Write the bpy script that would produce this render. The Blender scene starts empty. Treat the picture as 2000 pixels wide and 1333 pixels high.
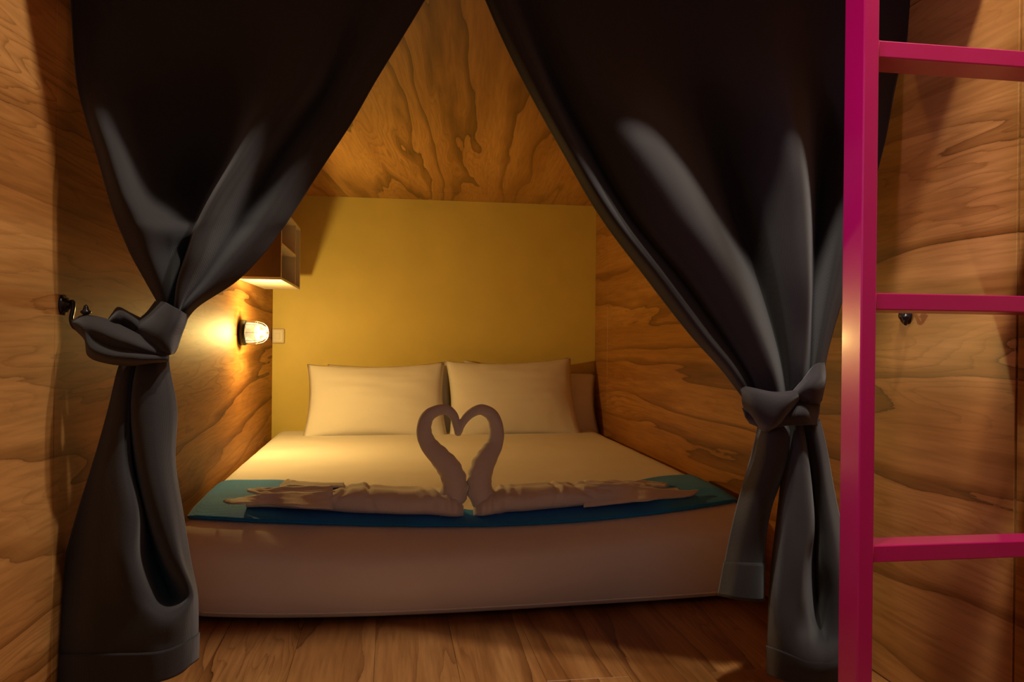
import bpy, bmesh, math, random
import numpy as np
from mathutils import Vector, Matrix, noise
from mathutils.bvhtree import BVHTree

C = bpy.context.scene.collection
random.seed(4)
# ------------------------------------------------------------------ camera
F = 1540.0
PSI, PITCH, ROLL = math.radians(8.8), math.radians(-0.17), 0.010
CAMZ = 0.82
R3 = (Matrix.Rotation(-PSI, 3, 'Z') @ Matrix.Rotation(math.pi/2 + PITCH, 3, 'X') @ Matrix.Rotation(ROLL, 3, 'Z'))
cam_d = bpy.data.cameras.new('camera'); cam = bpy.data.objects.new('camera', cam_d); C.objects.link(cam)
cam_d.sensor_fit = 'HORIZONTAL'; cam_d.sensor_width = 36; cam_d.lens = F/2000*36
cam_d.clip_start = 0.05
cam.matrix_world = Matrix.Translation((0, 0, CAMZ)) @ R3.to_4x4()
bpy.context.scene.camera = cam
# ------------------------------------------------------------------ world, exposure
sc = bpy.context.scene
sc.view_settings.view_transform = 'Standard'
sc.view_settings.look = 'None'
sc.view_settings.gamma = 1.0
sc.view_settings.use_curve_mapping = False
sc.view_settings.exposure = 0.0
w = bpy.data.worlds.new('world'); sc.world = w; w.use_nodes = True
w.node_tree.nodes['Background'].inputs[0].default_value = (0.02, 0.02, 0.025, 1)
w.node_tree.nodes['Background'].inputs[1].default_value = 0.3
# ------------------------------------------------------------------ corridor lights and added fills (above and behind the camera)
def area(name, loc, target, size, power, col, sizey=None):
    l = bpy.data.lights.new(name, 'AREA'); l.energy = power; l.color = col
    l.shape = 'RECTANGLE'; l.size = size; l.size_y = sizey or size
    o = bpy.data.objects.new(name, l); C.objects.link(o); o.location = loc
    o.rotation_euler = (Vector(target)-Vector(loc)).to_track_quat('-Z', 'Y').to_euler()
    return o
area('ceiling_downlight', (0.42, 0.92, 2.66), (0.42, 1.25, 0.0), 0.09, 21.0, (1.0, 0.86, 0.68))
area('ceiling_downlight', (0.84, 0.90, 2.66), (0.95, 1.30, 0.0), 0.09, 30.0, (1.0, 0.87, 0.78))  # extra downlight added to brighten the right wall
area('corridor_fill', (0.2, -1.2, 1.5), (0.3, 2.2, 0.6), 1.2, 2.1, (0.40, 0.76, 1.0))
area('violet_ladder_fill', (-0.62, 0.85, 1.0), (0.85, 1.02, 0.80), 0.22, 2.7, (0.86, 0.58, 0.95), 1.4).data.spread = math.radians(56)  # unseen violet light added to tint the ladder's left face
LAMP_POS = (-0.548, 3.57, 0.835)
pl = bpy.data.lights.new('lamp_bulb_light', 'POINT'); pl.energy = 33.0; pl.color = (1.0, 0.65, 0.19); pl.shadow_soft_size = 0.022
po = bpy.data.objects.new('lamp_bulb_light', pl); C.objects.link(po); po.location = LAMP_POS

# ------------------------------------------------------------------ helpers
def P(px, py, Y):
    """photo direction (px,py) met with the vertical plane y=Y"""
    d = R3 @ Vector(((px-1000)/F, -(py-666.5)/F, -1.0))
    t = Y/d.y
    return Vector((d.x*t, Y, CAMZ + d.z*t))

def setp(o, label=None, cat=None, group=None, kind=None):
    if label: o['label'] = label
    if cat: o['category'] = cat
    if group: o['group'] = group
    if kind: o['kind'] = kind
    return o
def thing(name, label, cat, loc=(0, 0, 0), group=None):
    o = bpy.data.objects.new(name, None); C.objects.link(o); o.location = loc
    o.empty_display_size = 0.05
    return setp(o, label, cat, group)
def link(name, me, mat=None, parent=None, smooth=True):
    o = bpy.data.objects.new(name, me); C.objects.link(o)
    if mat: me.materials.append(mat)
    if smooth: me.shade_smooth()
    if parent:
        o.parent = parent
        o.matrix_parent_inverse = Matrix.Translation(-Vector(parent.location))
    return o
def from_bm(name, bm, mat=None, parent=None, smooth=False):
    bmesh.ops.recalc_face_normals(bm, faces=bm.faces)
    me = bpy.data.meshes.new(name); bm.to_mesh(me); bm.free()
    return link(name, me, mat, parent, smooth)
def box_bm(bm, lo, hi, bev=0.0, seg=2):
    b = bmesh.new()
    bmesh.ops.create_cube(b, size=1)
    s = [hi[i]-lo[i] for i in range(3)]; c = [(hi[i]+lo[i])/2 for i in range(3)]
    for v in b.verts: v.co = Vector((v.co.x*s[0]+c[0], v.co.y*s[1]+c[1], v.co.z*s[2]+c[2]))
    if bev: bmesh.ops.bevel(b, geom=b.edges[:], offset=bev, segments=seg, affect='EDGES', profile=0.5)
    me = bpy.data.meshes.new('tmp'); b.to_mesh(me); b.free(); bm.from_mesh(me); bpy.data.meshes.remove(me)
def box(name, lo, hi, mat, parent=None, bev=0.0, seg=2):
    bm = bmesh.new(); box_bm(bm, lo, hi, bev, seg)
    return from_bm(name, bm, mat, parent)
def cr(pts, n):
    """Catmull-Rom (non-uniform safe enough) along axis 0 -> n samples"""
    pts = np.asarray(pts, float); k = len(pts)
    ext = np.concatenate([[2*pts[0]-pts[1]], pts, [2*pts[-1]-pts[-2]]])
    out = []
    for t in np.linspace(0, k-1, n):
        i = min(int(t), k-2); f = t-i
        p0, p1, p2, p3 = ext[i], ext[i+1], ext[i+2], ext[i+3]
        out.append(0.5*(2*p1+(p2-p0)*f+(2*p0-5*p1+4*p2-p3)*f*f+(3*p1-p0-3*p2+p3)*f**3))
    return np.array(out)
def net_eval(net, nr, nc):
    a = np.array([[tuple(P(*c)) for c in row] for row in net])
    return cr(cr(a, nr).transpose(1, 0, 2), nc).transpose(1, 0, 2)
def grid_mesh(name, g, closed=False):
    nr, nc = g.shape[:2]
    vs = g.reshape(-1, 3).tolist(); fs = []
    for r in range(nr-1):
        for c in range(nc if closed else nc-1):
            d = (c+1) % nc
            fs.append((r*nc+c, r*nc+d, (r+1)*nc+d, (r+1)*nc+c))
    me = bpy.data.meshes.new(name); me.from_pydata(vs, [], fs); me.update()
    return me
def cloth(name, g, mat, parent, thick=0.004, offset=0.0):
    o = link(name, grid_mesh(name, g), mat, parent)
    m = o.modifiers.new('thickness', 'SOLIDIFY'); m.thickness = thick; m.offset = offset
    return o
def tube_bm(bm, path, radii, seg=12, cap=True):
    pts = [Vector(p) for p in path]; rings = []
    if not hasattr(radii, '__len__'): radii = [radii]*len(pts)
    prev = None
    for i, p in enumerate(pts):
        t = (pts[min(i+1, len(pts)-1)]-pts[max(i-1, 0)]).normalized()
        if prev is None:
            a = Vector((0, 0, 1)) if abs(t.z) < .9 else Vector((0, 1, 0))
            n = t.cross(a).normalized()
        else:
            n = (prev - t*prev.dot(t)).normalized()
        prev = n; b = t.cross(n)
        rings.append([bm.verts.new(p+(n*math.cos(2*math.pi*k/seg)+b*math.sin(2*math.pi*k/seg))*radii[i]) for k in range(seg)])
    for i in range(len(rings)-1):
        for k in range(seg):
            bm.faces.new((rings[i][k], rings[i][(k+1) % seg], rings[i+1][(k+1) % seg], rings[i+1][k]))
    if cap:
        bm.faces.new(rings[0][::-1]); bm.faces.new(rings[-1])
def lathe_bm(bm, prof, origin, axis, seg=32):
    """prof: (t along axis, radius)"""
    ax = Vector(axis).normalized(); n = ax.orthogonal().normalized(); b = ax.cross(n); o = Vector(origin)
    rings = []
    for t, r in prof:
        if r < 1e-6: rings.append([bm.verts.new(o+ax*t)])
        else: rings.append([bm.verts.new(o+ax*t+(n*math.cos(2*math.pi*k/seg)+b*math.sin(2*math.pi*k/seg))*r) for k in range(seg)])
    for A, B in zip(rings, rings[1:]):
        for k in range(seg):
            q = [A[k % len(A)], A[(k+1) % len(A)], B[(k+1) % len(B)], B[k % len(B)]]
            u = []
            for v in q:
                if v not in u: u.append(v)
            if len(u) > 2: bm.faces.new(u)

# ------------------------------------------------------------------ materials
def newmat(name):
    m = bpy.data.materials.new(name); m.use_nodes = True
    return m, m.node_tree, m.node_tree.nodes, m.node_tree.links, m.node_tree.nodes['Principled BSDF']
def ramp(nd, stops):
    r = nd.new('ShaderNodeValToRGB'); e = r.color_ramp.elements
    while len(e) < len(stops): e.new(0.5)
    for x, (p, c) in zip(e, stops):
        x.position = p; x.color = (*c, 1) if len(c) == 3 else c
    return r
def math_n(nd, lk, op, a, b=None):
    n = nd.new('ShaderNodeMath'); n.operation = op
    for i, v in enumerate((a, b)):
        if v is None: continue
        if isinstance(v, (int, float)): n.inputs[i].default_value = v
        else: lk.new(v, n.inputs[i])
    return n.outputs[0]
def wood(name, light, mid, dark, rot, along=0.24, across=2.3, bands=3.4, lin=5.5, rough=0.32, seed=0.0, per_object=False, dist=0.25, spec=0.4):
    """figured laminate: warped growth-ring bands with thin dark edges, grain along local X after rot"""
    m, nt, nd, lk, bs = newmat(name)
    tc = nd.new('ShaderNodeTexCoord')
    mp = nd.new('ShaderNodeMapping'); mp.vector_type = 'TEXTURE'
    mp.inputs['Rotation'].default_value = rot
    lk.new(tc.outputs['Object'], mp.inputs[0])
    mp2 = nd.new('ShaderNodeMapping'); mp2.inputs['Scale'].default_value = (along, across, across)
    mp2.inputs['Location'].default_value = (seed, seed*1.7, seed*.6)
    lk.new(mp.outputs[0], mp2.inputs[0])
    vec = mp2.outputs[0]
    if per_object:
        oi = nd.new('ShaderNodeObjectInfo')
        cx = nd.new('ShaderNodeCombineXYZ')
        lk.new(math_n(nd, lk, 'MULTIPLY', oi.outputs['Random'], 9.0), cx.inputs[0])
        lk.new(math_n(nd, lk, 'MULTIPLY', oi.outputs['Random'], 3.0), cx.inputs[2])
        ad = nd.new('ShaderNodeVectorMath'); ad.operation = 'ADD'
        lk.new(vec, ad.inputs[0]); lk.new(cx.outputs[0], ad.inputs[1]); vec = ad.outputs[0]
    n1 = nd.new('ShaderNodeTexNoise'); n1.inputs['Scale'].default_value = 0.9; n1.inputs['Detail'].default_value = 4.0
    n1.inputs['Roughness'].default_value = 0.55; n1.inputs['Distortion'].default_value = dist
    lk.new(vec, n1.inputs['Vector'])
    n2 = nd.new('ShaderNodeTexNoise'); n2.inputs['Scale'].default_value = 5.5; n2.inputs['Detail'].default_value = 7; n2.inputs['Roughness'].default_value = 0.6
    lk.new(vec, n2.inputs['Vector'])
    sx = nd.new('ShaderNodeSeparateXYZ'); lk.new(mp.outputs[0], sx.inputs[0])
    ac = math_n(nd, lk, 'MULTIPLY', math_n(nd, lk, 'ADD', sx.outputs[1], sx.outputs[2]), lin)
    v = math_n(nd, lk, 'ADD', math_n(nd, lk, 'MULTIPLY', n1.outputs[0], bands*2), math_n(nd, lk, 'MULTIPLY', n2.outputs[0], 0.40))
    v = math_n(nd, lk, 'ADD', v, ac)
    fr = math_n(nd, lk, 'FRACT', v)
    r1 = ramp(nd, [(0.0, dark), (0.02, tuple(.35*a+.65*b for a, b in zip(dark, mid))), (0.10, mid), (0.32, light), (0.96, light), (1.0, tuple(.5*a+.5*b for a, b in zip(light, mid)))])
    lk.new(fr, r1.inputs[0])
    # broad tone drift keeps some bands pale
    n3 = nd.new('ShaderNodeTexNoise'); n3.inputs['Scale'].default_value = 0.8; n3.inputs['Detail'].default_value = 2
    lk.new(vec, n3.inputs['Vector'])
    r3 = ramp(nd, [(0.40, (0.38,)*3), (0.60, (1.0,)*3)])
    lk.new(n3.outputs[0], r3.inputs[0])
    mx = nd.new('ShaderNodeMix'); mx.data_type = 'RGBA'
    lk.new(r3.outputs[0], mx.inputs[0]); mx.inputs[6].default_value = (*[.72*a+.28*b for a, b in zip(light, mid)], 1)
    # broad soft stripes of darker heartwood
    mpb = nd.new('ShaderNodeMapping'); mpb.inputs['Scale'].default_value = (.45, 6.5, 6.5); mpb.inputs['Location'].default_value = (seed, 0, seed)
    lk.new(mp.outputs[0], mpb.inputs[0])
    nb = nd.new('ShaderNodeTexNoise'); nb.inputs['Scale'].default_value = 1.0; nb.inputs['Detail'].default_value = 3; nb.inputs['Distortion'].default_value = .3
    lk.new(mpb.outputs[0], nb.inputs['Vector'])
    rb = ramp(nd, [(0.42, (1, 1, 1)), (0.66, (.70, .60, .50))]); lk.new(nb.outputs[0], rb.inputs[0])
    lk.new(r1.outputs[0], mx.inputs[7])
    mb_ = nd.new('ShaderNodeMix'); mb_.data_type = 'RGBA'; mb_.blend_type = 'MULTIPLY'; mb_.inputs[0].default_value = 1
    lk.new(mx.outputs[2], mb_.inputs[6]); lk.new(rb.outputs[0], mb_.inputs[7]); mx = mb_
    # closer, fainter growth lines inside the bands
    fr2 = math_n(nd, lk, 'FRACT', math_n(nd, lk, 'MULTIPLY', v, 8.0))
    r2 = ramp(nd, [(0.0, (.58, .51, .43)), (0.22, (.90, .87, .83)), (0.6, (1, 1, 1)), (0.95, (1, 1, 1)), (1.0, (.75, .7, .62))]); lk.new(fr2, r2.inputs[0])
    n5 = nd.new('ShaderNodeTexNoise'); n5.inputs['Scale'].default_value = 1.7; lk.new(vec, n5.inputs['Vector'])
    r5 = ramp(nd, [(0.40, (0, 0, 0)), (0.65, (.9, .9, .9))]); lk.new(n5.outputs[0], r5.inputs[0])
    m2 = nd.new('ShaderNodeMix'); m2.data_type = 'RGBA'; m2.blend_type = 'MULTIPLY'
    lk.new(r5.outputs[0], m2.inputs[0]); lk.new(mx.outputs[2], m2.inputs[6]); lk.new(r2.outputs[0], m2.inputs[7])
    mx = m2
    # fine pores
    mp3 = nd.new('ShaderNodeMapping'); mp3.inputs['Scale'].default_value = (5, 90, 90); lk.new(mp.outputs[0], mp3.inputs[0])
    n4 = nd.new('ShaderNodeTexNoise'); n4.inputs['Scale'].default_value = 1.0; n4.inputs['Detail'].default_value = 3
    lk.new(mp3.outputs[0], n4.inputs['Vector'])
    r4 = ramp(nd, [(0.35, (.80, .78, .75)), (0.6, (1, 1, 1))]); lk.new(n4.outputs[0], r4.inputs[0])
    mu = nd.new('ShaderNodeMix'); mu.data_type = 'RGBA'; mu.blend_type = 'MULTIPLY'; mu.inputs[0].default_value = 1
    lk.new(mx.outputs[2], mu.inputs[6]); lk.new(r4.outputs[0], mu.inputs[7])
    lk.new(mu.outputs[2], bs.inputs['Base Color'])
    bs.inputs['Roughness'].default_value = rough
    bs.inputs['Specular IOR Level'].default_value = spec
    bp = nd.new('ShaderNodeBump'); bp.inputs['Strength'].default_value = 0.06; bp.inputs['Distance'].default_value = 0.002
    lk.new(n4.outputs[0], bp.inputs['Height']); lk.new(bp.outputs[0], bs.inputs['Normal'])
    return m
def plain(name, col, rough=0.5, metal=0.0, bump=0.0, bscale=300, var=0.0, sheen=0.0, coat=0.0, spec=0.5):
    m, nt, nd, lk, bs = newmat(name)
    bs.inputs['Roughness'].default_value = rough; bs.inputs['Metallic'].default_value = metal
    bs.inputs['Specular IOR Level'].default_value = spec
    if sheen:
        bs.inputs['Sheen Weight'].default_value = sheen; bs.inputs['Sheen Roughness'].default_value = 0.4
    if coat: bs.inputs['Coat Weight'].default_value = coat; bs.inputs['Coat Roughness'].default_value = 0.12
    tc = nd.new('ShaderNodeTexCoord')
    n = nd.new('ShaderNodeTexNoise'); n.inputs['Scale'].default_value = 6; n.inputs['Detail'].default_value = 5
    lk.new(tc.outputs['Object'], n.inputs['Vector'])
    r = ramp(nd, [(0.3, tuple(c*(1-var) for c in col)), (0.7, tuple(min(1, c*(1+var)) for c in col))])
    lk.new(n.outputs[0], r.inputs[0]); lk.new(r.outputs[0], bs.inputs['Base Color'])
    if bump:
        n2 = nd.new('ShaderNodeTexNoise'); n2.inputs['Scale'].default_value = bscale; n2.inputs['Detail'].default_value = 3
        lk.new(tc.outputs['Object'], n2.inputs['Vector'])
        bp = nd.new('ShaderNodeBump'); bp.inputs['Strength'].default_value = bump; bp.inputs['Distance'].default_value = 0.002
        lk.new(n2.outputs[0], bp.inputs['Height']); lk.new(bp.outputs[0], bs.inputs['Normal'])
    return m
def weave(name, col, rough=0.85, scale=500, strength=0.25, sheen=0.2, var=0.06):
    """woven cloth: two crossed fine waves as relief"""
    m, nt, nd, lk, bs = newmat(name)
    bs.inputs['Roughness'].default_value = rough; bs.inputs['Specular IOR Level'].default_value = 0.25
    bs.inputs['Sheen Weight'].default_value = sheen; bs.inputs['Sheen Roughness'].default_value = 0.5
    tc = nd.new('ShaderNodeTexCoord')
    n = nd.new('ShaderNodeTexNoise'); n.inputs['Scale'].default_value = 5; n.inputs['Detail'].default_value = 6
    lk.new(tc.outputs['Object'], n.inputs['Vector'])
    r = ramp(nd, [(0.3, tuple(c*(1-var) for c in col)), (0.7, tuple(min(1, c*(1+var)) for c in col))])
    lk.new(n.outputs[0], r.inputs[0]); lk.new(r.outputs[0], bs.inputs['Base Color'])
    hs = []
    for d in ('X', 'Z'):
        wv = nd.new('ShaderNodeTexWave'); wv.bands_direction = d; wv.inputs['Scale'].default_value = scale/6.0
        wv.inputs['Distortion'].default_value = 0.5
        lk.new(tc.outputs['Object'], wv.inputs['Vector']); hs.append(wv.outputs['Fac'])
    h = math_n(nd, lk, 'ADD', hs[0], hs[1])
    bp = nd.new('ShaderNodeBump'); bp.inputs['Strength'].default_value = strength; bp.inputs['Distance'].default_value = 0.0006
    lk.new(h, bp.inputs['Height']); lk.new(bp.outputs[0], bs.inputs['Normal'])
    return m

WL, WM, WD = (.54, .268, .080), (.27, .108, .022), (.060, .028, .010)
M = {}
M['wood_left'] = wood('laminate_left_wall', WL, WM, WD, (math.radians(0), math.radians(0), math.radians(90)), seed=3.1, rough=0.58, spec=0.16)
M['wood_right'] = wood('laminate_right_wall', WL, WM, WD, (math.radians(6), 0, math.radians(90)), seed=7.3)
M['wood_ceiling'] = wood('laminate_ceiling', WL, WM, WD, (0, 0, math.radians(84)), seed=12.4, bands=3.6, lin=5)
M['wood_floor'] = wood('laminate_floor', (.42, .205, .065), (.26, .11, .03), (.06, .022, .008), (0, 0, math.radians(90)), seed=2.2, rough=0.35, bands=3.6, per_object=True)
M['yellow_paint'] = plain('ochre_wall_paint', (.72, .57, .14), rough=0.55, bump=0.05, bscale=120, var=0.04)
M['curtain'] = weave('charcoal_curtain_fabric', (.0225, .0215, .0225), scale=900, strength=0.2, sheen=0.15)
M['sheet'] = weave('white_cotton_sheet', (.80, .77, .74), scale=1200, strength=0.08, sheen=0.05, var=0.02)
M['towel'] = plain('white_terry_towel', (.76, .74, .74), rough=0.95, bump=0.55, bscale=420, var=0.03, sheen=0.3)
M['runner'] = weave('teal_runner_fabric', (.006, .25, .74), scale=500, strength=0.5, sheen=0.15, var=0.15)
M['ladder'] = plain('magenta_gloss_paint', (.38, .002, .095), rough=0.28, bump=0.04, bscale=60, var=0.04, coat=0.35)
M['black_iron'] = plain('black_enamelled_iron', (.010, .011, .016), rough=0.28, bump=0.03, bscale=80)
M['white_board'] = plain('cream_melamine_board', (.74, .68, .58), rough=0.45, var=0.02)
M['brown_board'] = plain('dark_brown_board', (.15, .095, .04), rough=0.45, var=0.06)  # darker brown for the near side board only
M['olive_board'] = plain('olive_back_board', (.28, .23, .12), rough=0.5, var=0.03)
M['plastic'] = plain('ivory_plastic', (.70, .64, .54), rough=0.4)
M['dark_base'] = plain('dark_bed_base', (.02, .017, .016), rough=0.8)
M['metal'] = plain('brushed_steel', (.45, .44, .42), rough=0.35, metal=1.0)
M['plain_ceiling'] = plain('painted_corridor_ceiling', (.30, .27, .25), rough=0.8)
def glow(name, col, s):
    m, nt, nd, lk, bs = newmat(name)
    bs.inputs['Base Color'].default_value = (*col, 1)
    bs.inputs['Emission Color'].default_value = (*col, 1); bs.inputs['Emission Strength'].default_value = s
    return m
M['bulb'] = glow('lit_bulb', (1.0, .78, .42), 6.0)
M['filament'] = glow('filament', (1.0, .80, .5), 2.0)
def thin_glass():
    m, nt, nd, lk, bs = newmat('thin_lamp_glass')
    tr = nd.new('ShaderNodeBsdfTransparent'); gl = nd.new('ShaderNodeBsdfGlossy'); gl.inputs['Roughness'].default_value = 0.05
    lw = nd.new('ShaderNodeLayerWeight'); lw.inputs[0].default_value = 0.25
    mx = nd.new('ShaderNodeMixShader'); lk.new(lw.outputs['Fresnel'], mx.inputs[0])
    lk.new(tr.outputs[0], mx.inputs[1]); lk.new(gl.outputs[0], mx.inputs[2])
    em = nd.new('ShaderNodeEmission'); em.inputs[0].default_value = (1.0, .74, .36, 1); em.inputs[1].default_value = 0.5
    ad = nd.new('ShaderNodeAddShader'); lk.new(mx.outputs[0], ad.inputs[0]); lk.new(em.outputs[0], ad.inputs[1])
    lk.new(ad.outputs[0], nd['Material Output'].inputs[0])
    return m
M['glass'] = thin_glass()

# ------------------------------------------------------------------ the shell
XL, XR, YB, ZC, YF = -0.646, 1.200, 4.54, 1.61, -1.6
def shell(name, lo, hi, mat):
    return setp(box(name, lo, hi, mat), kind='structure')
fl = shell('floor', (XL-.06, YF, -.06), (XR+.06, YB+.06, -.012), M['dark_base'])
pw, x, k = 0.205, XL, 0
while x < XR-1e-4:
    x1 = min(x+pw, XR); y = YF + (0.55 if k % 2 else 0.0) - 0.9
    while y < YB:
        a, b = max(y, YF), min(y+1.9, YB)
        if b-a > .05: box('plank', (x+.0003, a+.0003, -.012), (x1-.0003, b-.0003, random.uniform(-.0004, 0)), M['wood_floor'], fl, bev=.0005, seg=1)
        y += 1.9
    x = x1; k += 1
wl = shell('wall_left', (XL-.06, YF, 0), (XL-.012, YB, 2.75), M['dark_base'])
for a, b in ((YF, 0.42), (0.42, 1.655), (1.655, YB)):
    for z0, z1 in ((0, ZC), (ZC, 2.75)):
        box('panel', (XL-.012, a+.0008, z0+.0008), (XL, b-.0008, z1-.0008), M['wood_left'], wl, bev=.001, seg=1)
wr = shell('wall_right', (XR+.012, YF, 0), (XR+.06, YB, 2.75), M['dark_base'])
for a, b in ((YF, 1.358), (1.362, 4.27), (4.27, YB)):
    for z0, z1 in ((0, ZC), (ZC, 2.75)):
        box('panel', (XR, a+.0008, z0+.0008), (XR+.012, b-.0008, z1-.0008), M['wood_right'], wr, bev=.001, seg=1)
wb = shell('wall_back', (XL-.06, YB, 0), (XR+.06, YB+.06, 1.75), M['yellow_paint'])
shell('wall_front', (XL-.06, YF-.06, 0), (XR+.06, YF, 2.75), M['plain_ceiling'])
ce = shell('ceiling', (XL, 1.80, ZC+.012), (XR, YB, 1.75), M['dark_base'])
for a, b in ((1.80, 4.28), (4.28, YB)):
    box('panel', (XL+.0005, a+.0008, ZC), (XR-.0005, b-.0008, ZC+.012), M['wood_ceiling'], ce, bev=.001, seg=1)
# the upper bunk's deck that overhangs the curtain (just above the frame)
shell('trim_1', (XL, 1.375, 1.70), (XR, 1.80, 1.84), M['wood_ceiling'])
shell('ceiling', (XL-.06, YF, 2.75), (XR+.06, YB, 2.80), M['plain_ceiling'])

# ------------------------------------------------------------------ bed
BX0, BX1, BY0, BY1, BZ0, BZ1 = -.622, 1.185, 2.365, 4.525, .008, .302
def mattress_mesh():
    nx, ny, nz, r, ry = 90, 120, 18, .065, .10
    bm = bmesh.new()
    idx = {}
    def vert(i, j, k):
        if (i, j, k) not in idx:
            p = Vector((BX0+(BX1-BX0)*i/nx, BY0+(BY1-BY0)*j/ny, BZ0+(BZ1-BZ0)*k/nz))
            lo = Vector((BX0+r, BY0+ry, BZ0+.02)); hi = Vector((BX1-r, BY1-r, BZ1-r))
            q = Vector([min(max(p[a], lo[a]), hi[a]) for a in range(3)])
            d = p-q
            rr = r if p.z > q.z or abs(d.z) < 1e-6 else .02
            if d.length > 1e-9:
                rf = ry if d.y < 0 else r
                dd = Vector((d.x/r, d.y/rf, d.z/(r if d.z > 0 else .02)))
                l = dd.length
                mxc = max(abs(c) for c in dd)
                dd = dd*(mxc/l)
                p = q+Vector((dd.x*r, dd.y*rf, dd.z*(r if d.z > 0 else .02)))
            u = (p.x-BX0)/(BX1-BX0); v = (p.y-BY0)/(BY1-BY0); h = (p.z-BZ0)/(BZ1-BZ0)
            fw = max(0, 1-v/.22)
            bul = math.sin(math.pi*min(1, max(0, u)))
            p.y -= fw**2*((.095*max(0.0, math.sin(math.pi*min(1, max(0, u))**.72))+.04*max(0, u-.5))*(0.75+.25*math.sin(math.pi*h)) + .010*math.sin(math.pi*h))
            fz = max(0, 1-v/.42)**1.4*1.3
            p.z -= h*fz*(.018+.030*bul-.014*u)
            p.z -= h*.026*max(0, 1-max(0, p.y-BY0)/.24)
            p.z += h*(.006*math.sin(math.pi*u)*math.sin(math.pi*min(1, v*1.1)))
            if u < .5: p.x += (.5-u)*2*.05*max(0.0, 1-h)**1.6*(fw**.5)
            # soft creases in the stretched sheet near the front corners
            p.z += h*.0022*noise.noise(Vector((p.x*4, p.y*7, 1.0)))
            p.y += fw*.004*noise.noise(Vector((p.x*3, 2.0, p.z*9)))
            idx[(i, j, k)] = bm.verts.new(p)
        return idx[(i, j, k)]
    for i in range(nx):
        for j in range(ny):
            for k in (0, nz): bm.faces.new((vert(i, j, k), vert(i+1, j, k), vert(i+1, j+1, k), vert(i, j+1, k)))
    for i in range(nx):
        for k in range(nz):
            for j in (0, ny): bm.faces.new((vert(i, j, k), vert(i+1, j, k), vert(i+1, j, k+1), vert(i, j, k+1)))
    for j in range(ny):
        for k in range(nz):
            for i in (0, nx): bm.faces.new((vert(i, j, k), vert(i, j+1, k), vert(i, j+1, k+1), vert(i, j, k+1)))
    bmesh.ops.recalc_face_normals(bm, faces=bm.faces)
    return bm
bed = thing('bed', 'low double bed with a white fitted sheet on the wooden floor', 'bed', ((BX0+BX1)/2, (BY0+BY1)/2, 0))
mbm = mattress_mesh()
BVH = BVHTree.FromBMesh(mbm)
from_bm('mattress', mbm, M['sheet'], bed, True)
box('base', (BX0+.09, BY0+.03, 0), (BX1-.05, BY1-.02, .032), M['dark_base'], bed)
# piping along the foot of the mattress
def foot_path(z, off):
    pts = []
    for i in range(61):
        x = BX0+.08+(BX1-BX0-.12)*i/60
        h = BVH.ray_cast(Vector((x, 1.5, z)), Vector((0, 1, 0)))[0]
        if h: pts.append(h+Vector((0, off, 0)))
    return pts
bm = bmesh.new(); tube_bm(bm, foot_path(.034, .0005), .0028, 6); from_bm('piping', bm, M['sheet'], bed, True)
def bedz(x, y):
    h = BVH.ray_cast(Vector((x, y, 1.0)), Vector((0, 0, -1)))[0]
    return h.z if h else None

# ------------------------------------------------------------------ runner
def runner():
    nx, ny = 110, 34; g = np.zeros((ny, nx, 3))
    for i in range(nx):
        x = BX0+.004+(BX1-BX0-.012)*i/(nx-1)
        u = i/(nx-1)
        # front edge sags in a shallow curve along the rounded foot of the mattress
        yf, y = None, 2.22
        while y < 2.75:
            z = bedz(x, y)
            if z is not None and z > .15:
                q = R3.transposed() @ Vector((x, y, z+.01-CAMZ)); qx, qy = 1000-F*q.x/q.z, 666.5+F*q.y/q.z
                a = (qx-895)/545
                if qy < 1027-(17 if a < 0 else 49)*a*a: yf = y; break
            y += .002
        if yf is None: yf = 2.45
        yb = 2.93 - .08*u - .17*math.exp(-((u-.53)/.33)**6) - .20*math.exp(-((u-.515)/.075)**4)
        for j in range(ny):
            v = j/(ny-1); y = yf+(yb-yf)*v
            z = bedz(x, y)
            if z is None: z = .25
            g[j, i] = (x, y, z+.006+.0015*noise.noise(Vector((x*9, y*9, 0))))
    return g
rg = runner()
ru = link('bed_runner', grid_mesh('bed_runner', rg), M['runner'])
md = ru.modifiers.new('thickness', 'SOLIDIFY'); md.thickness = .007; md.offset = 1.0
setp(ru, 'teal blue bed runner laid across the foot of the bed', 'bed runner')

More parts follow.
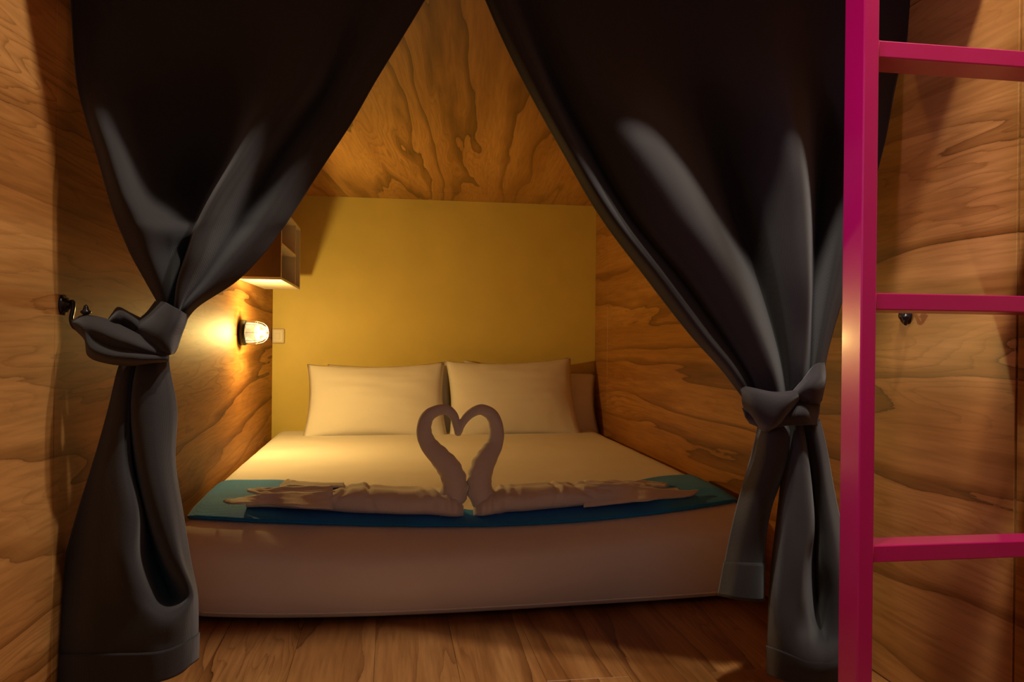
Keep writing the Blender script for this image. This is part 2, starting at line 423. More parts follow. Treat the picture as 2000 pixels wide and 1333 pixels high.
# ------------------------------------------------------------------ pillows
def pillow(name, c, thick, label, seed, ear=.11):
    """c = four corner points TL,TR,BR,BL"""
    n = 34; bm = bmesh.new()
    TL, TR, BR, BL = [Vector(p) for p in c]
    nrm = (TR-TL).cross(BL-TL).normalized()
    if nrm.y > 0: nrm = -nrm
    fr, bk = {}, {}
    for i in range(n+1):
        for j in range(n+1):
            a, b = i/n, j/n
            s, t = 2*a-1, 2*b-1
            # sides pull in between the corners
            s2 = s*(1-ear*.55*(1-t*t)); t2 = t*(1-ear*1.1*(1-s*s))
            aa, bb = (s2+1)/2, (t2+1)/2
            p = (TL*(1-aa)+TR*aa)*(1-bb)+(BL*(1-aa)+BR*aa)*bb
            e = max(0, (1-s**2))*max(0, (1-t**2))
            h = thick*1.08*(e**.50)
            h *= 1+.10*noise.noise(Vector((s*1.6+seed, t*1.6, seed)))
            wr = .006*noise.noise(Vector((s*2+seed, t*7, seed*2)))*e**.3 + .004*noise.noise(Vector((s*9, t*3+seed, 0)))*(1-e)
            fr[i, j] = bm.verts.new(p+nrm*(h+wr+.002))
            bk[i, j] = fr[i, j] if i in (0, n) or j in (0, n) else bm.verts.new(p-nrm*(h*.55+.002))
    for i in range(n):
        for j in range(n):
            bm.faces.new((fr[i, j], fr[i, j+1], fr[i+1, j+1], fr[i+1, j]))
            q = (bk[i, j], bk[i+1, j], bk[i+1, j+1], bk[i, j+1])
            bm.faces.new(q)
    return setp(from_bm(name, bm, M['sheet'], None, True), label, 'pillow', 'pillows at the head of the bed')
pillow('pillow', (P(600, 712, 4.40), P(869, 707, 4.40), P(876, 862, 4.22), P(590, 858, 4.22)), .075,
       'white pillow on the left, nearer the lamp, in front', 1.3)
pillow('pillow', (P(870, 705, 4.41), P(1115, 698, 4.43), P(1136, 854, 4.24), P(876, 866, 4.22)), .075,
       'white pillow on the right in front of a shaded pillow', 5.7)
pillow('pillow', (P(640, 712, 4.49), P(880, 705, 4.49), P(890, 850, 4.38), P(640, 855, 4.38)), .05,
       'white pillow mostly hidden behind the left front pillow', 8.1)
pillow('pillow', (P(905, 703, 4.49), P(1163, 731, 4.49), P(1173, 852, 4.38), P(905, 852, 4.38)), .05,
       'shaded pillow peeking out behind the right front pillow beside wooden wall', 3.9)

# ------------------------------------------------------------------ towel swans
def swan(label, neck_px, neck_w, Yn, body, side, seed):
    pts = [P(x, y, Yn+dy) for x, y, dy in neck_px]
    root = thing('towel_swan', label, 'towel swan', (pts[0].x, pts[0].y, .29), 'towel swans forming a heart')
    n = 90
    path = cr([tuple(p) for p in pts], n)
    sc_ = 1/F
    rad = cr([[w_/2*(p-Vector((0, 0, CAMZ))).dot(R3 @ Vector((0, 0, -1)))*sc_] for w_, p in zip(neck_w, pts)], n)[:, 0]
    seg = 28; g = np.zeros((n, seg, 3)); prev = None
    for i in range(n):
        t = Vector(path[min(i+1, n-1)]-path[max(i-1, 0)]).normalized()
        nn = Vector((0, 1, 0)); nn = (nn-t*nn.dot(t)).normalized(); b = t.cross(nn)
        f = i/(n-1)
        for k in range(seg):
            a = 2*math.pi*k/seg
            d = nn*math.cos(a)+b*math.sin(a)
            # cross-wise gathers on the inner curve, a rolled edge running along the neck
            rip = (.075*math.sin(i*1.5+2*math.sin(a))+.05*noise.noise(Vector((i*.55+seed, a*1.2, 1))))*max(0, math.sin(a)*side*-1+.15)*max(0, 1-f*1.25)
            rip += .035*noise.noise(Vector((i*.35, a*2, seed)))
            edge = .09*(1 if math.sin(a*.5+f*2.2+seed) > .55 else 0)
            rr = rad[i]*(1+rip+edge)
            if f > .96: rr *= math.sqrt(max(0.02, 1-((f-.96)/.04)**2))
            g[i, k] = Vector(path[i])+d*rr
    me = grid_mesh('neck', g, True)
    bm = bmesh.new(); bm.from_mesh(me)
    bm.verts.ensure_lookup_table()
    bm.faces.new([bm.verts[k] for k in range(seg)]); bm.faces.new([bm.verts[(n-1)*seg+k] for k in range(seg)][::-1])
    from_bm('neck', bm, M['towel'], root, True)
    # body: flattened roll of towel lying on the runner
    st = np.array([[*(P(x, yb, Yq)), (P(x, yt, Yq+hd).z-P(x, yb, Yq).z), hd] for x, yt, yb, Yq, hd in body])
    nb = 120; S = cr(st, nb); seg = 40; g = np.zeros((nb, seg, 3))
    for i in range(nb):
        x, y, z0, h, hd = S[i]; f = i/(nb-1)
        base = (bedz(min(max(x, BX0+.05), BX1-.05), y+hd) or .29)+.010
        h = max(h, .012)
        if f < .13:
            q = math.sqrt(max(.02, 1-(1-f/.13)**2)); hd *= q; y += (1-q)*.05; z0 += 0; h *= .55+.45*q
        for k in range(seg):
            a = 2*math.pi*k/seg
            ca, sa = math.cos(a), math.sin(a)
            yy = -math.copysign(abs(ca)**.75, ca)*hd; zz = math.copysign(abs(sa)**.8, sa)
            zz = h*(.5+.5*zz)
            # two rolls side by side: a shallow groove along the top
            if sa > 0: zz -= h*.16*math.exp(-((ca+.12)/.22)**2)*(.3+f)
            # gathers near the neck, long diagonal folds towards the tail
            gat = math.exp(-((f-.16)/.12)**2)
            wr = .004*gat*math.sin(f*100+ca*2.5)+.0045*noise.noise(Vector((f*7+seed, a*1.3+f*5, seed)))+.002*noise.noise(Vector((f*20, a*2-f*9, seed)))
            for cf, cw, amp, sk in ((.46, .010, .007, .5), (.62, .014, .006, -1.6), (.78, .012, .006, 1.2)):
                q = (f-cf-.035*sk*sa)/cw
                wr -= amp*math.exp(-q*q) - amp*.6*math.exp(-((q-2.2)/1.4)**2)
            up = max(0, zz/h)
            g[i, k] = (x, y+hd+yy*(1+wr/hd*.8), base+zz+wr*up)
    me = grid_mesh('body', g, True)
    bm = bmesh.new(); bm.from_mesh(me); bm.verts.ensure_lookup_table()
    bm.faces.new([bm.verts[k] for k in range(seg)]); bm.faces.new([bm.verts[(nb-1)*seg+k] for k in range(seg)][::-1])
    from_bm('body', bm, M['towel'], root, True)
    return root
def flap(root, net, name='tail_flap', nr=14, nc=36, seed=0):
    g = net_eval(net, nr, nc)
    for r in range(nr):
        for c in range(nc):
            g[r, c, 2] += .004*noise.noise(Vector((c*.25+seed, r*.3, seed)))
            b = bedz(min(max(g[r, c, 0], BX0+.03), BX1-.03), g[r, c, 1])
            if b: g[r, c, 2] = max(g[r, c, 2], b+.012)
    return cloth(name, g, M['towel'], root, .006)
YS = 2.53
sl = swan('white towel swan facing right, left half of the heart, tail to the left',
    [(842, 982, -.01), (866, 984, -.035), (885, 970, -.045), (889, 945, -.04), (880, 918, -.03), (861, 895, -.015), (838, 870, 0), (828, 843, 0), (834, 816, 0), (852, 803, 0), (872, 801, 0), (886, 813, 0), (892, 833, 0), (894, 848, 0)],
    [42, 48, 50, 47, 45, 41, 34, 30, 26, 22, 20, 18, 15, 13], YS,
    [(908, 965, 1001, 2.430, .055), (880, 950, 1004, 2.420, .075), (840, 945, 1005, 2.430, .085), (790, 947, 1005, 2.430, .09), (735, 943, 1004, 2.440, .09),
     (680, 941, 1001, 2.450, .09), (630, 947, 997, 2.470, .09), (575, 955, 992, 2.490, .085), (525, 962, 987, 2.510, .08), (480, 972, 984, 2.530, .05)], 1, 1.0)
sr = swan('white towel swan facing left, right half of the heart, tail to the right',
    [(988, 982, -.01), (962, 984, -.035), (941, 970, -.045), (936, 943, -.04), (940, 915, -.03), (953, 889, -.015), (966, 866, 0), (969, 838, 0), (960, 812, 0), (939, 801, 0), (918, 810, 0), (903, 827, 0), (896, 842, 0), (893, 852, 0)],
    [42, 48, 50, 46, 44, 38, 31, 27, 24, 20, 17, 15, 14, 12], YS+.004,
    [(928, 968, 1000, 2.430, .055), (955, 955, 1004, 2.420, .075), (990, 948, 1005, 2.430, .085), (1030, 946, 1004, 2.430, .09), (1080, 945, 1002, 2.440, .09),
     (1130, 946, 998, 2.450, .09), (1185, 948, 991, 2.470, .09), (1240, 952, 984, 2.490, .085), (1290, 957, 977, 2.510, .08), (1340, 963, 972, 2.530, .05)], -1, 4.0)
flap(sl, [[(672, 944, 2.630), (620, 944, 2.630), (575, 941, 2.650), (562, 938, 2.670), (548, 948, 2.690)],
          [(672, 952, 2.550), (620, 953, 2.550), (575, 951, 2.560), (560, 952, 2.580), (545, 958, 2.600)]], seed=1)
flap(sl, [[(650, 950, 2.530), (590, 952, 2.540), (540, 953, 2.560), (505, 955, 2.580), (482, 957, 2.600)],
          [(650, 966, 2.490), (590, 968, 2.500), (540, 968, 2.520), (510, 966, 2.530), (484, 960, 2.550)]], seed=2)
flap(sl, [[(650, 962, 2.480), (580, 963, 2.490), (520, 966, 2.500), (470, 974, 2.510), (436, 979, 2.530)],
          [(650, 996, 2.450), (580, 990, 2.405), (520, 985, 2.480), (470, 984, 2.435), (440, 983, 2.510)]], seed=3)
flap(sr, [[(1140, 940, 2.630), (1190, 939, 2.630), (1230, 940, 2.640), (1262, 941, 2.660), (1305, 946, 2.680)],
          [(1140, 949, 2.570), (1190, 949, 2.570), (1230, 950, 2.580), (1262, 951, 2.590), (1300, 951, 2.610)]], seed=4)
flap(sr, [[(1140, 951, 2.490), (1200, 950, 2.500), (1260, 953, 2.510), (1320, 959, 2.530), (1366, 959, 2.550)],
          [(1140, 992, 2.450), (1200, 986, 2.460), (1260, 978, 2.415), (1310, 974, 2.490), (1348, 972, 2.510)]], seed=5)

# ------------------------------------------------------------------ curtains
def rows(spec):
    """spec rows: (y, [x...], [Y...]) -> control net"""
    return [[(x, y if not hasattr(y, '__len__') else y[i], d) for i, (x, d) in enumerate(zip(xs, ds))] for y, xs, ds in spec]
def top_y(x):
    a, b = P(x, 0, 1.70).z, P(x, -200, 1.70).z
    return -200*(1.675-a)/(b-a)
def wrinkle(g, amp, fr, seed):
    for r in range(g.shape[0]):
        for c in range(g.shape[1]):
            p = g[r, c]
            g[r, c, 1] += amp*noise.noise(Vector((p[0]*fr+seed, seed, p[2]*fr*.6)))
    return g
rod = thing('curtain_rod', 'curtain rod above the opening of the sleeping pod', 'curtain rod', (0, 1.70, 1.6855))
bm = bmesh.new(); tube_bm(bm, [(XL, 1.70, 1.6855), (XR, 1.70, 1.6855)], .009, 14); from_bm('pole', bm, M['black_iron'], rod, True)
for xx, s in ((XL, 1), (XR, -1)):
    bm = bmesh.new(); lathe_bm(bm, [(0, 0), (0, .0135), (.010, .0135), (.014, .0125), (.03, .0125), (.03, 0)], (xx, 1.70, 1.6855), (s, 0, 0), 20)
    from_bm('bracket', bm, M['black_iron'], rod, True)

cl = thing('curtain', 'charcoal fabric curtain knotted on the left and held to the left wall hook', 'curtain', (-.35, 1.68, .10), 'pair of charcoal curtains')
up = rows([
 ([top_y(q) for q in [136, 230, 345, 465, 585, 680, 765, 833, 888]], [136, 230, 345, 465, 585, 680, 765, 833, 888], [1.70, 1.675, 1.70, 1.675, 1.70, 1.68, 1.70, 1.68, 1.70]),
 (0,    [140, 215, 330, 450, 560, 640, 712, 775, 829], [1.70, 1.665, 1.70, 1.69, 1.67, 1.66, 1.70, 1.67, 1.70]),
 (150,  [150, 200, 300, 440, 548, 600, 645, 692, 738], [1.69, 1.65, 1.71, 1.735, 1.63, 1.63, 1.70, 1.66, 1.70]),
 (230,  [168, 204, 285, 450, 505, 548, 595, 645, 692], [1.65, 1.60, 1.73, 1.76, 1.625, 1.64, 1.71, 1.66, 1.70]),
 (310,  [192, 228, 295, 434, 460, 494, 540, 592, 640], [1.63, 1.585, 1.73, 1.78, 1.612, 1.625, 1.715, 1.65, 1.69]),
 (380,  [212, 248, 305, 402, 418, 448, 498, 548, 595], [1.625, 1.58, 1.70, 1.79, 1.59, 1.605, 1.70, 1.64, 1.68]),
 (425,  [226, 264, 318, 383, 394, 422, 470, 520, 566], [1.63, 1.585, 1.635, 1.745, 1.58, 1.59, 1.69, 1.63, 1.67]),
 (452,  [237, 276, 328, 376, 382, 408, 456, 502, 547], [1.635, 1.585, 1.605, 1.655, 1.572, 1.585, 1.68, 1.625, 1.67]),
 (500,  [258, 292, 330, 362, 366, 392, 425, 462, 510], [1.645, 1.595, 1.63, 1.69, 1.575, 1.585, 1.65, 1.615, 1.66]),
 (550,  [286, 308, 330, 347, 350, 368, 392, 420, 460], [1.655, 1.61, 1.62, 1.665, 1.59, 1.59, 1.63, 1.61, 1.655]),
 (600,  [313, 322, 332, 341, 344, 350, 356, 368, 385], [1.655, 1.63, 1.63, 1.65, 1.605, 1.60, 1.62, 1.61, 1.65]),
 (640,  [316, 323, 330, 336, 339, 343, 347, 351, 356], [1.66, 1.65, 1.64, 1.65, 1.63, 1.63, 1.64, 1.64, 1.66]),
])
cloth('upper_drape', wrinkle(net_eval(up, 110, 120), .006, 7, 1.0), M['curtain'], cl)
# tail below the knot
low = rows([
 (690,  [250, 262, 274, 280, 284, 300, 316, 328], [1.66, 1.63, 1.63, 1.66, 1.63, 1.615, 1.63, 1.66]),
 (720,  [232, 244, 258, 264, 270, 298, 318, 330], [1.67, 1.63, 1.63, 1.69, 1.615, 1.60, 1.63, 1.66]),
 (800,  [212, 228, 248, 256, 260, 298, 330, 344], [1.69, 1.63, 1.62, 1.72, 1.61, 1.59, 1.63, 1.67]),
 (900,  [184, 212, 248, 260, 270, 305, 330, 341], [1.70, 1.62, 1.61, 1.79, 1.61, 1.58, 1.62, 1.67]),
 (1000, [153, 205, 267, 282, 292, 325, 345, 356], [1.71, 1.61, 1.58, 1.83, 1.61, 1.575, 1.62, 1.67]),
 (1090, [128, 195, 264, 302, 322, 346, 358, 370], [1.72, 1.61, 1.565, 1.84, 1.62, 1.58, 1.62, 1.67]),
 ([1160, 1160, 1165, 1165, 1160, 1152, 1150, 1150], [114, 190, 280, 330, 360, 372, 378, 383], [1.72, 1.61, 1.565, 1.72, 1.62, 1.60, 1.63, 1.67]),
 ([1205, 1205, 1204, 1200, 1192, 1186, 1184, 1180], [108, 185, 285, 330, 360, 374, 381, 386], [1.72, 1.61, 1.56, 1.565, 1.575, 1.60, 1.635, 1.67]),
 ([1270, 1270, 1268, 1262, 1250, 1240, 1235, 1230], [100, 180, 280, 325, 355, 372, 381, 386], [1.72, 1.615, 1.565, 1.565, 1.58, 1.61, 1.64, 1.67]),
 ([1345, 1348, 1338, 1328, 1315, 1300, 1293, 1288], [92, 175, 275, 320, 350, 368, 378, 384], [1.72, 1.625, 1.58, 1.575, 1.59, 1.61, 1.64, 1.67]),
])
g = wrinkle(net_eval(low, 130, 110), .005, 9, 3.0)
cloth('lower_drape', g[:118], M['curtain'], cl)
cloth('hem', g[116:], M['curtain'], cl, .009)
# the knot
cloth('knot_wrap', net_eval([
 [(305, 590, 1.66), (325, 592, 1.60), (348, 606, 1.575), (366, 616, 1.63)],
 [(288, 612, 1.65), (312, 618, 1.585), (342, 628, 1.56), (361, 632, 1.63)],
 [(260, 640, 1.65), (296, 648, 1.575), (330, 655, 1.555), (352, 656, 1.63)],
 [(278, 664, 1.64), (300, 670, 1.575), (328, 678, 1.56), (344, 680, 1.63)],
 [(316, 686, 1.64), (322, 689, 1.59), (331, 692, 1.58), (338, 690, 1.63)]], 34, 30), M['curtain'], cl, .006)
cloth('tie_band', net_eval([
 [(143, 628, 1.675), (166, 618, 1.66), (210, 626, 1.64), (240, 640, 1.62), (272, 657, 1.60), (322, 688, 1.60)],
 [(143, 631, 1.665), (166, 632, 1.62), (200, 645, 1.585), (232, 660, 1.56), (270, 674, 1.545), (326, 694, 1.575)],
 [(144, 634, 1.665), (165, 645, 1.61), (188, 664, 1.595), (222, 679, 1.575), (268, 688, 1.56), (327, 698, 1.575)],
 [(145, 637, 1.67), (165, 655, 1.62), (178, 682, 1.58), (215, 697, 1.555), (268, 701, 1.54), (328, 701, 1.575)],
 [(147, 641, 1.68), (168, 664, 1.67), (175, 695, 1.65), (215, 709, 1.63), (268, 712, 1.62), (328, 704, 1.62)]], 30, 50), M['curtain'], cl, .006)
cloth('knot_end', net_eval([
 [(211, 628, 1.66), (222, 612, 1.66), (232, 602, 1.66), (252, 612, 1.655), (276, 624, 1.655)],
 [(214, 632, 1.63), (228, 622, 1.62), (240, 618, 1.62), (256, 626, 1.62), (272, 640, 1.62)],
 [(225, 645, 1.65), (240, 648, 1.65), (252, 650, 1.65), (262, 655, 1.65), (272, 660, 1.65)]], 16, 24), M['curtain'], cl, .005)

crn = thing('curtain', 'charcoal fabric curtain knotted on the right, hanging behind the magenta ladder', 'curtain', (.95, 1.68, .10), 'pair of charcoal curtains')
upr = rows([
 ([top_y(q) for q in [905, 940, 990, 1060, 1150, 1260, 1380, 1500, 1600, 1720, 1818]], [905, 940, 990, 1060, 1150, 1260, 1380, 1500, 1600, 1720, 1818], [1.70, 1.67, 1.70, 1.67, 1.70, 1.67, 1.70, 1.67, 1.70, 1.67, 1.70]),
 (0,    [949, 982, 1022, 1085, 1175, 1290, 1400, 1510, 1600, 1710, 1794], [1.70, 1.665, 1.71, 1.66, 1.68, 1.71, 1.69, 1.67, 1.71, 1.67, 1.70]),
 (150,  [1018, 1048, 1078, 1138, 1225, 1330, 1430, 1530, 1600, 1690, 1753], [1.69, 1.65, 1.71, 1.64, 1.66, 1.73, 1.69, 1.655, 1.72, 1.67, 1.70]),
 (280,  [1090, 1116, 1146, 1196, 1280, 1385, 1475, 1555, 1598, 1672, 1726], [1.68, 1.635, 1.73, 1.62, 1.585, 1.78, 1.69, 1.595, 1.76, 1.68, 1.69]),
 (420,  [1171, 1202, 1228, 1268, 1360, 1430, 1500, 1572, 1592, 1650, 1690], [1.67, 1.625, 1.72, 1.615, 1.565, 1.76, 1.665, 1.585, 1.76, 1.65, 1.68]),
 (540,  [1260, 1295, 1324, 1362, 1430, 1476, 1520, 1578, 1588, 1628, 1658], [1.665, 1.615, 1.71, 1.615, 1.57, 1.72, 1.645, 1.58, 1.73, 1.64, 1.67]),
 (650,  [1344, 1374, 1404, 1436, 1482, 1512, 1538, 1575, 1584, 1608, 1626], [1.66, 1.615, 1.67, 1.615, 1.585, 1.68, 1.63, 1.60, 1.68, 1.63, 1.66]),
 (720,  [1408, 1430, 1452, 1476, 1508, 1528, 1545, 1568, 1580, 1595, 1609], [1.655, 1.615, 1.65, 1.615, 1.60, 1.66, 1.63, 1.61, 1.66, 1.63, 1.66]),
 (785,  [1458, 1472, 1487, 1502, 1522, 1535, 1547, 1562, 1574, 1586, 1597], [1.66, 1.64, 1.65, 1.635, 1.63, 1.65, 1.64, 1.63, 1.65, 1.64, 1.66]),
])
cloth('upper_drape', wrinkle(net_eval(upr, 120, 140), .006, 7, 5.0), M['curtain'], crn)
# left flap, lifted by the knot
g = net_eval(rows([
 (825, [1482, 1500, 1522, 1545], [1.66, 1.62, 1.62, 1.66]),
 (850, [1477, 1500, 1530, 1550], [1.67, 1.60, 1.605, 1.66]),
 (900, [1464, 1494, 1526, 1541], [1.69, 1.61, 1.62, 1.69]),
 (990, [1440, 1470, 1498, 1507], [1.71, 1.63, 1.64, 1.72]),
 (1080, [1419, 1452, 1484, 1492], [1.72, 1.645, 1.66, 1.74]),
 ([1164, 1170, 1175, 1172], [1403, 1436, 1478, 1490], [1.73, 1.655, 1.67, 1.75])]), 70, 36)
cloth('side_flap', wrinkle(g, .005, 9, 6.0)[:60], M['curtain'], crn)
cloth('hem', g[58:], M['curtain'], crn, .008)
lowr = rows([
 (820,  [1528, 1540, 1552, 1562, 1568, 1575, 1588, 1600], [1.67, 1.64, 1.62, 1.64, 1.66, 1.64, 1.62, 1.66]),
 (870,  [1532, 1545, 1560, 1572, 1576, 1584, 1598, 1612], [1.69, 1.63, 1.60, 1.62, 1.68, 1.64, 1.62, 1.66]),
 (960,  [1524, 1538, 1562, 1583, 1588, 1596, 1612, 1630], [1.70, 1.62, 1.59, 1.61, 1.72, 1.65, 1.63, 1.67]),
 (1030, [1516, 1532, 1562, 1586, 1592, 1604, 1624, 1645], [1.71, 1.61, 1.585, 1.60, 1.74, 1.65, 1.63, 1.68]),
 (1100, [1508, 1526, 1558, 1574, 1590, 1606, 1634, 1660], [1.71, 1.605, 1.58, 1.60, 1.75, 1.65, 1.63, 1.69]),
 (1170, [1503, 1520, 1552, 1572, 1594, 1612, 1642, 1670], [1.71, 1.60, 1.58, 1.60, 1.74, 1.66, 1.63, 1.69]),
 ([1225, 1225, 1228, 1236, 1245, 1248, 1240, 1230], [1501, 1518, 1548, 1575, 1600, 1622, 1650, 1676], [1.71, 1.60, 1.575, 1.61, 1.66, 1.63, 1.625, 1.69]),
 ([1262, 1268, 1280, 1292, 1296, 1294, 1285, 1270], [1500, 1518, 1548, 1575, 1600, 1624, 1652, 1678], [1.71, 1.605, 1.57, 1.56, 1.56, 1.57, 1.61, 1.69]),
 ([1320, 1326, 1334, 1338, 1340, 1338, 1330, 1320], [1502, 1518, 1548, 1575, 1600, 1624, 1652, 1680], [1.71, 1.62, 1.59, 1.58, 1.58, 1.59, 1.62, 1.69]),
])
g = wrinkle(net_eval(lowr, 120, 100), .005, 9, 8.0)
cloth('lower_drape', g[:106], M['curtain'], crn)
cloth('hem', g[104:], M['curtain'], crn, .009)
# knot of the right curtain
cloth('knot_under', net_eval([
 [(1450, 800, 1.64), (1478, 790, 1.62), (1530, 792, 1.60), (1570, 785, 1.59), (1600, 788, 1.64)],
 [(1455, 812, 1.61), (1490, 815, 1.585), (1535, 812, 1.57), (1572, 805, 1.565), (1598, 806, 1.62)],
 [(1465, 826, 1.63), (1495, 836, 1.60), (1538, 830, 1.585), (1574, 830, 1.58), (1594, 831, 1.63)]], 20, 34), M['curtain'], crn, .006)
cloth('knot_loop', net_eval([
 [(1548, 768, 1.62), (1572, 740, 1.615), (1592, 714, 1.62), (1608, 708, 1.65)],
 [(1556, 770, 1.575), (1580, 748, 1.56), (1600, 735, 1.58), (1611, 730, 1.64)],
 [(1562, 778, 1.575), (1586, 762, 1.555), (1604, 752, 1.58), (1610, 748, 1.64)],
 [(1570, 788, 1.60), (1588, 786, 1.58), (1597, 790, 1.60), (1603, 782, 1.64)]], 24, 26), M['curtain'], crn, .006)
cloth('knot_wrap', net_eval([
 [(1443, 754, 1.65), (1470, 760, 1.61), (1510, 768, 1.585), (1545, 766, 1.575), (1572, 760, 1.60)],
 [(1450, 770, 1.62), (1475, 772, 1.57), (1510, 778, 1.545), (1540, 780, 1.54), (1562, 775, 1.58)],
 [(1452, 790, 1.62), (1474, 795, 1.565), (1505, 803, 1.54), (1528, 806, 1.54), (1545, 798, 1.575)],
 [(1462, 808, 1.63), (1478, 818, 1.58), (1500, 828, 1.555), (1514, 828, 1.555), (1528, 820, 1.58)],
 [(1474, 818, 1.65), (1484, 836, 1.62), (1496, 842, 1.60), (1506, 838, 1.60), (1518, 832, 1.61)]], 34, 34), M['curtain'], crn, .006)

# ------------------------------------------------------------------ holdback hooks
def hook(wall_x, s, y, z, label, arm):
    r = thing('curtain_hook', label, 'curtain hook', (wall_x, y, z), 'black iron curtain hooks')
    bm = bmesh.new(); lathe_bm(bm, [(0, 0), (0, .020), (.004, .021), (.006, .015), (.010, .015), (.013, .009), (.016, .009), (.018, 0)], (wall_x, y, z), (s, 0, 0), 20)
    from_bm('rosette', bm, M['black_iron'], r, True)
    pts = [(wall_x+s*a, y+b, z+c) for a, b, c in arm]
    bm = bmesh.new(); tube_bm(bm, cr(pts, 40).tolist(), .0042, 10); from_bm('arm', bm, M['black_iron'], r, True)
    e = pts[-1]
    bm = bmesh.new(); lathe_bm(bm, [(-.006, 0), (-.006, .006), (-.003, .006), (0, .0095), (.003, .010), (.006, .006), (.009, .005), (.014, .0035), (.017, 0)], e, (0, 0, 1), 14)
    from_bm('finial', bm, M['black_iron'], r, True)
    return r
ARM = [(.012, 0, .004), (.022, -.006, .006), (.024, -.010, -.008), (.022, -.014, -.028), (.030, -.020, -.044), (.044, -.026, -.046), (.054, -.030, -.034), (.055, -.030, -.016)]
pL = P(118, 596, 1.69)
hook(XL, 1, 1.69, pL.z, 'black curtain hook on the left wall holding the curtain knot', ARM)
hz = P(1773, 625, 1.69).z
hook(XR, -1, 1.69, hz+.01, 'empty black curtain hook on the right wall, seen between ladder rungs', [(.012, 0, .0), (.018, -.010, .0), (.019, -.018, -.010), (.020, -.024, -.020), (.024, -.030, -.016), (.025, -.031, -.006)])

# ------------------------------------------------------------------ wall shelf
SX0, SX1, SY0, SY1, SZ0, SZ1 = XL, -.468, 3.53, 4.25, 1.065, 1.386
sh = thing('wall_shelf', 'cream box shelf with open cubbies fixed on the left wall above the lamp', 'shelf', (XL, (SY0+SY1)/2, SZ0))
T = .012
box('bottom_board', (SX0, SY0, SZ0), (SX1, SY1, SZ0+T), M['white_board'], sh, .0008, 1)
box('top_board', (SX0, SY0, SZ1-T), (SX1, SY1, SZ1), M['white_board'], sh, .0008, 1)
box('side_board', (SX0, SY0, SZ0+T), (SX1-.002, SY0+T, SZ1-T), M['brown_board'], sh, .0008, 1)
box('side_board', (SX0, SY1-T, SZ0+T), (SX1, SY1, SZ1-T), M['white_board'], sh, .0008, 1)
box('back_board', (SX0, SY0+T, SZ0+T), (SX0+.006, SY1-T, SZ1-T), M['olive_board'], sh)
box('edge_band', (SX1-.002, SY0, SZ0+T), (SX1, SY0+T, SZ1-T), M['white_board'], sh)
box('divider', (SX0+.006, 4.06, SZ0+T), (SX1-.002, 4.06+T, SZ1-T), M['white_board'], sh, .0008, 1)
box('shelf_board', (SX0+.006, SY0+T, 1.218), (SX1-.002, 4.06, 1.218+T), M['white_board'], sh, .0008, 1)

# ------------------------------------------------------------------ caged wall lamp
LO = (XL, 3.57, .835)
lp = thing('wall_lamp', 'lit bulkhead lamp with wire cage on the left wall below the shelf', 'lamp', LO)
bm = bmesh.new(); lathe_bm(bm, [(0, 0), (0, .050), (.004, .056), (.024, .056), (.030, .052), (.030, .046), (.012, .044), (.012, 0)], LO, (1, 0, 0), 40)
from_bm('base_ring', bm, M['black_iron'], lp, True)
dome = [(.020, .044), (.05, .044), (.075, .042), (.095, .036), (.108, .026), (.115, .014), (.117, 0)]
bm = bmesh.new(); lathe_bm(bm, dome, LO, (1, 0, 0), 36); from_bm('glass_dome', bm, M['glass'], lp, True)
bm = bmesh.new(); lathe_bm(bm, [(.012, 0), (.012, .018), (.045, .020), (.062, .031), (.080, .032), (.081, 0)], LO, (1, 0, 0), 20); from_bm('bulb_socket', bm, M['plastic'], lp, True)
bm = bmesh.new()
tube_bm(bm, [(XL+.083+.022*t, 3.57+.010*math.cos(t*25), .835+.010*math.sin(t*25)) for t in np.linspace(0, 1, 60)], .0022, 6)
from_bm('filament_coil', bm, M['bulb'], lp, True)
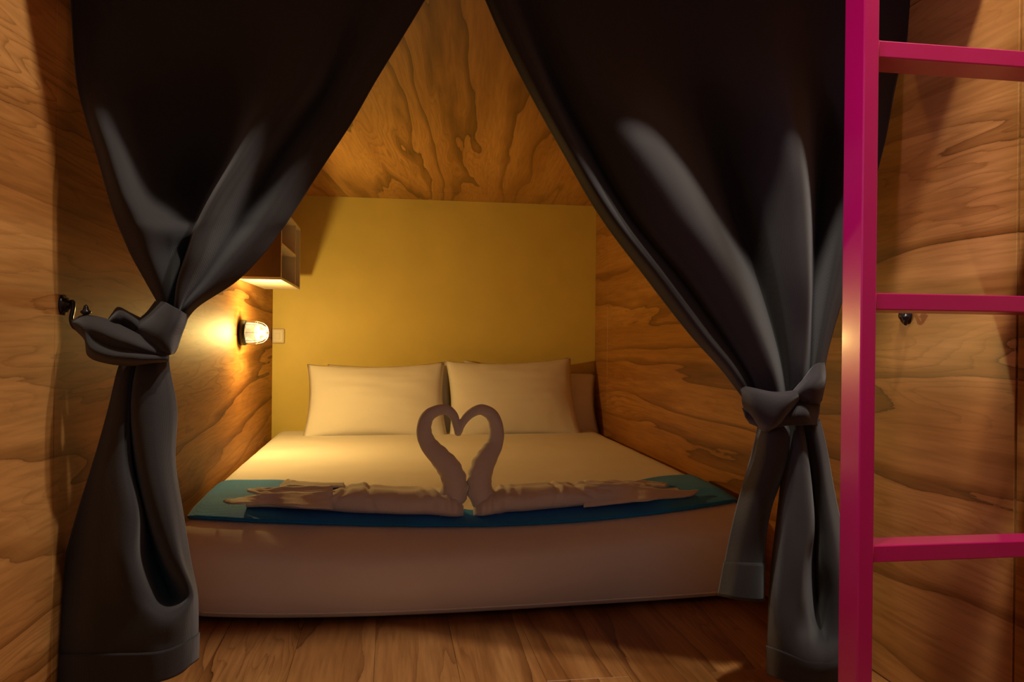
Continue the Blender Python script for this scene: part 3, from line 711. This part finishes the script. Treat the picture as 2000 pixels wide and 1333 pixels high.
for k in range(4):
    a = math.pi*k/4
    pr = [(.02, .0505)]+[(t+.004, r+.006) for t, r in dome[1:-1]]+[(.123, 0)]
    pts = [(XL+t, 3.57+r*math.cos(a), .835+r*math.sin(a)) for t, r in pr]+[(XL+t, 3.57-r*math.cos(a), .835-r*math.sin(a)) for t, r in pr[-2::-1]]
    bm = bmesh.new(); tube_bm(bm, pts, .0012, 6); from_bm('cage_wire', bm, M['metal'], lp, True)
bm = bmesh.new()
tube_bm(bm, [(XL+.070, 3.57+.0505*math.cos(a), .835+.0505*math.sin(a)) for a in np.linspace(0, 2*math.pi, 33)], .0012, 6, False)
from_bm('cage_ring', bm, M['metal'], lp, True)

# ------------------------------------------------------------------ socket box in the corner
so = thing('socket_box', 'small ivory surface socket box in the corner behind the lamp', 'socket', (-.606, YB, .80))
box('housing', (XL+.004, YB-.045, .782), (XL+.068, YB, .862), M['plastic'], so, .005, 3)
box('face_plate', (XL+.010, YB-.050, .788), (XL+.062, YB-.045, .856), M['plastic'], so, .002, 2)
box('rocker', (XL+.024, YB-.054, .806), (XL+.048, YB-.050, .838), M['plastic'], so, .0015, 2)

# ------------------------------------------------------------------ ladder
LY = 1.20
xf0 = P(1682, 600, LY).x; xf1 = P(1712, 600, LY).x
ld = thing('ladder', 'magenta painted metal bunk ladder standing at the right in front of the curtain', 'ladder', (1.0, LY, 0))
box('rail', (xf0, LY, 0), (xf1, LY+.057, 2.3), M['ladder'], ld, .0022, 2)
box('rail', (1.138, LY, 0), (1.164, LY+.057, 2.3), M['ladder'], ld, .0022, 2)
for py, h in ((95, .028), (589, .028), (1083, .028)):
    zc = P(1712, py, LY+.004).z
    bm = bmesh.new(); box_bm(bm, (xf1-.001, LY+.003, zc-h/2), (1.140, LY+.054+.011, zc+h/2), .0018, 2)
    t = math.radians(-2.5)
    for v in bm.verts:
        dy = v.co.y-(LY+.003)
        v.co.z += dy*math.tan(t)
    rg_ = from_bm('rung', bm, M['ladder'], ld)
    # weld beads where the rung meets the rail
    bm = bmesh.new(); tube_bm(bm, [(xf1, LY+.004, zc-h/2), (xf1, LY+.004, zc+h/2)], .0022, 8); 
    o = from_bm('weld_bead', bm, M['ladder'], None, True); o.parent = rg_; o.matrix_parent_inverse = rg_.matrix_world.inverted() if False else Matrix.Identity(4)
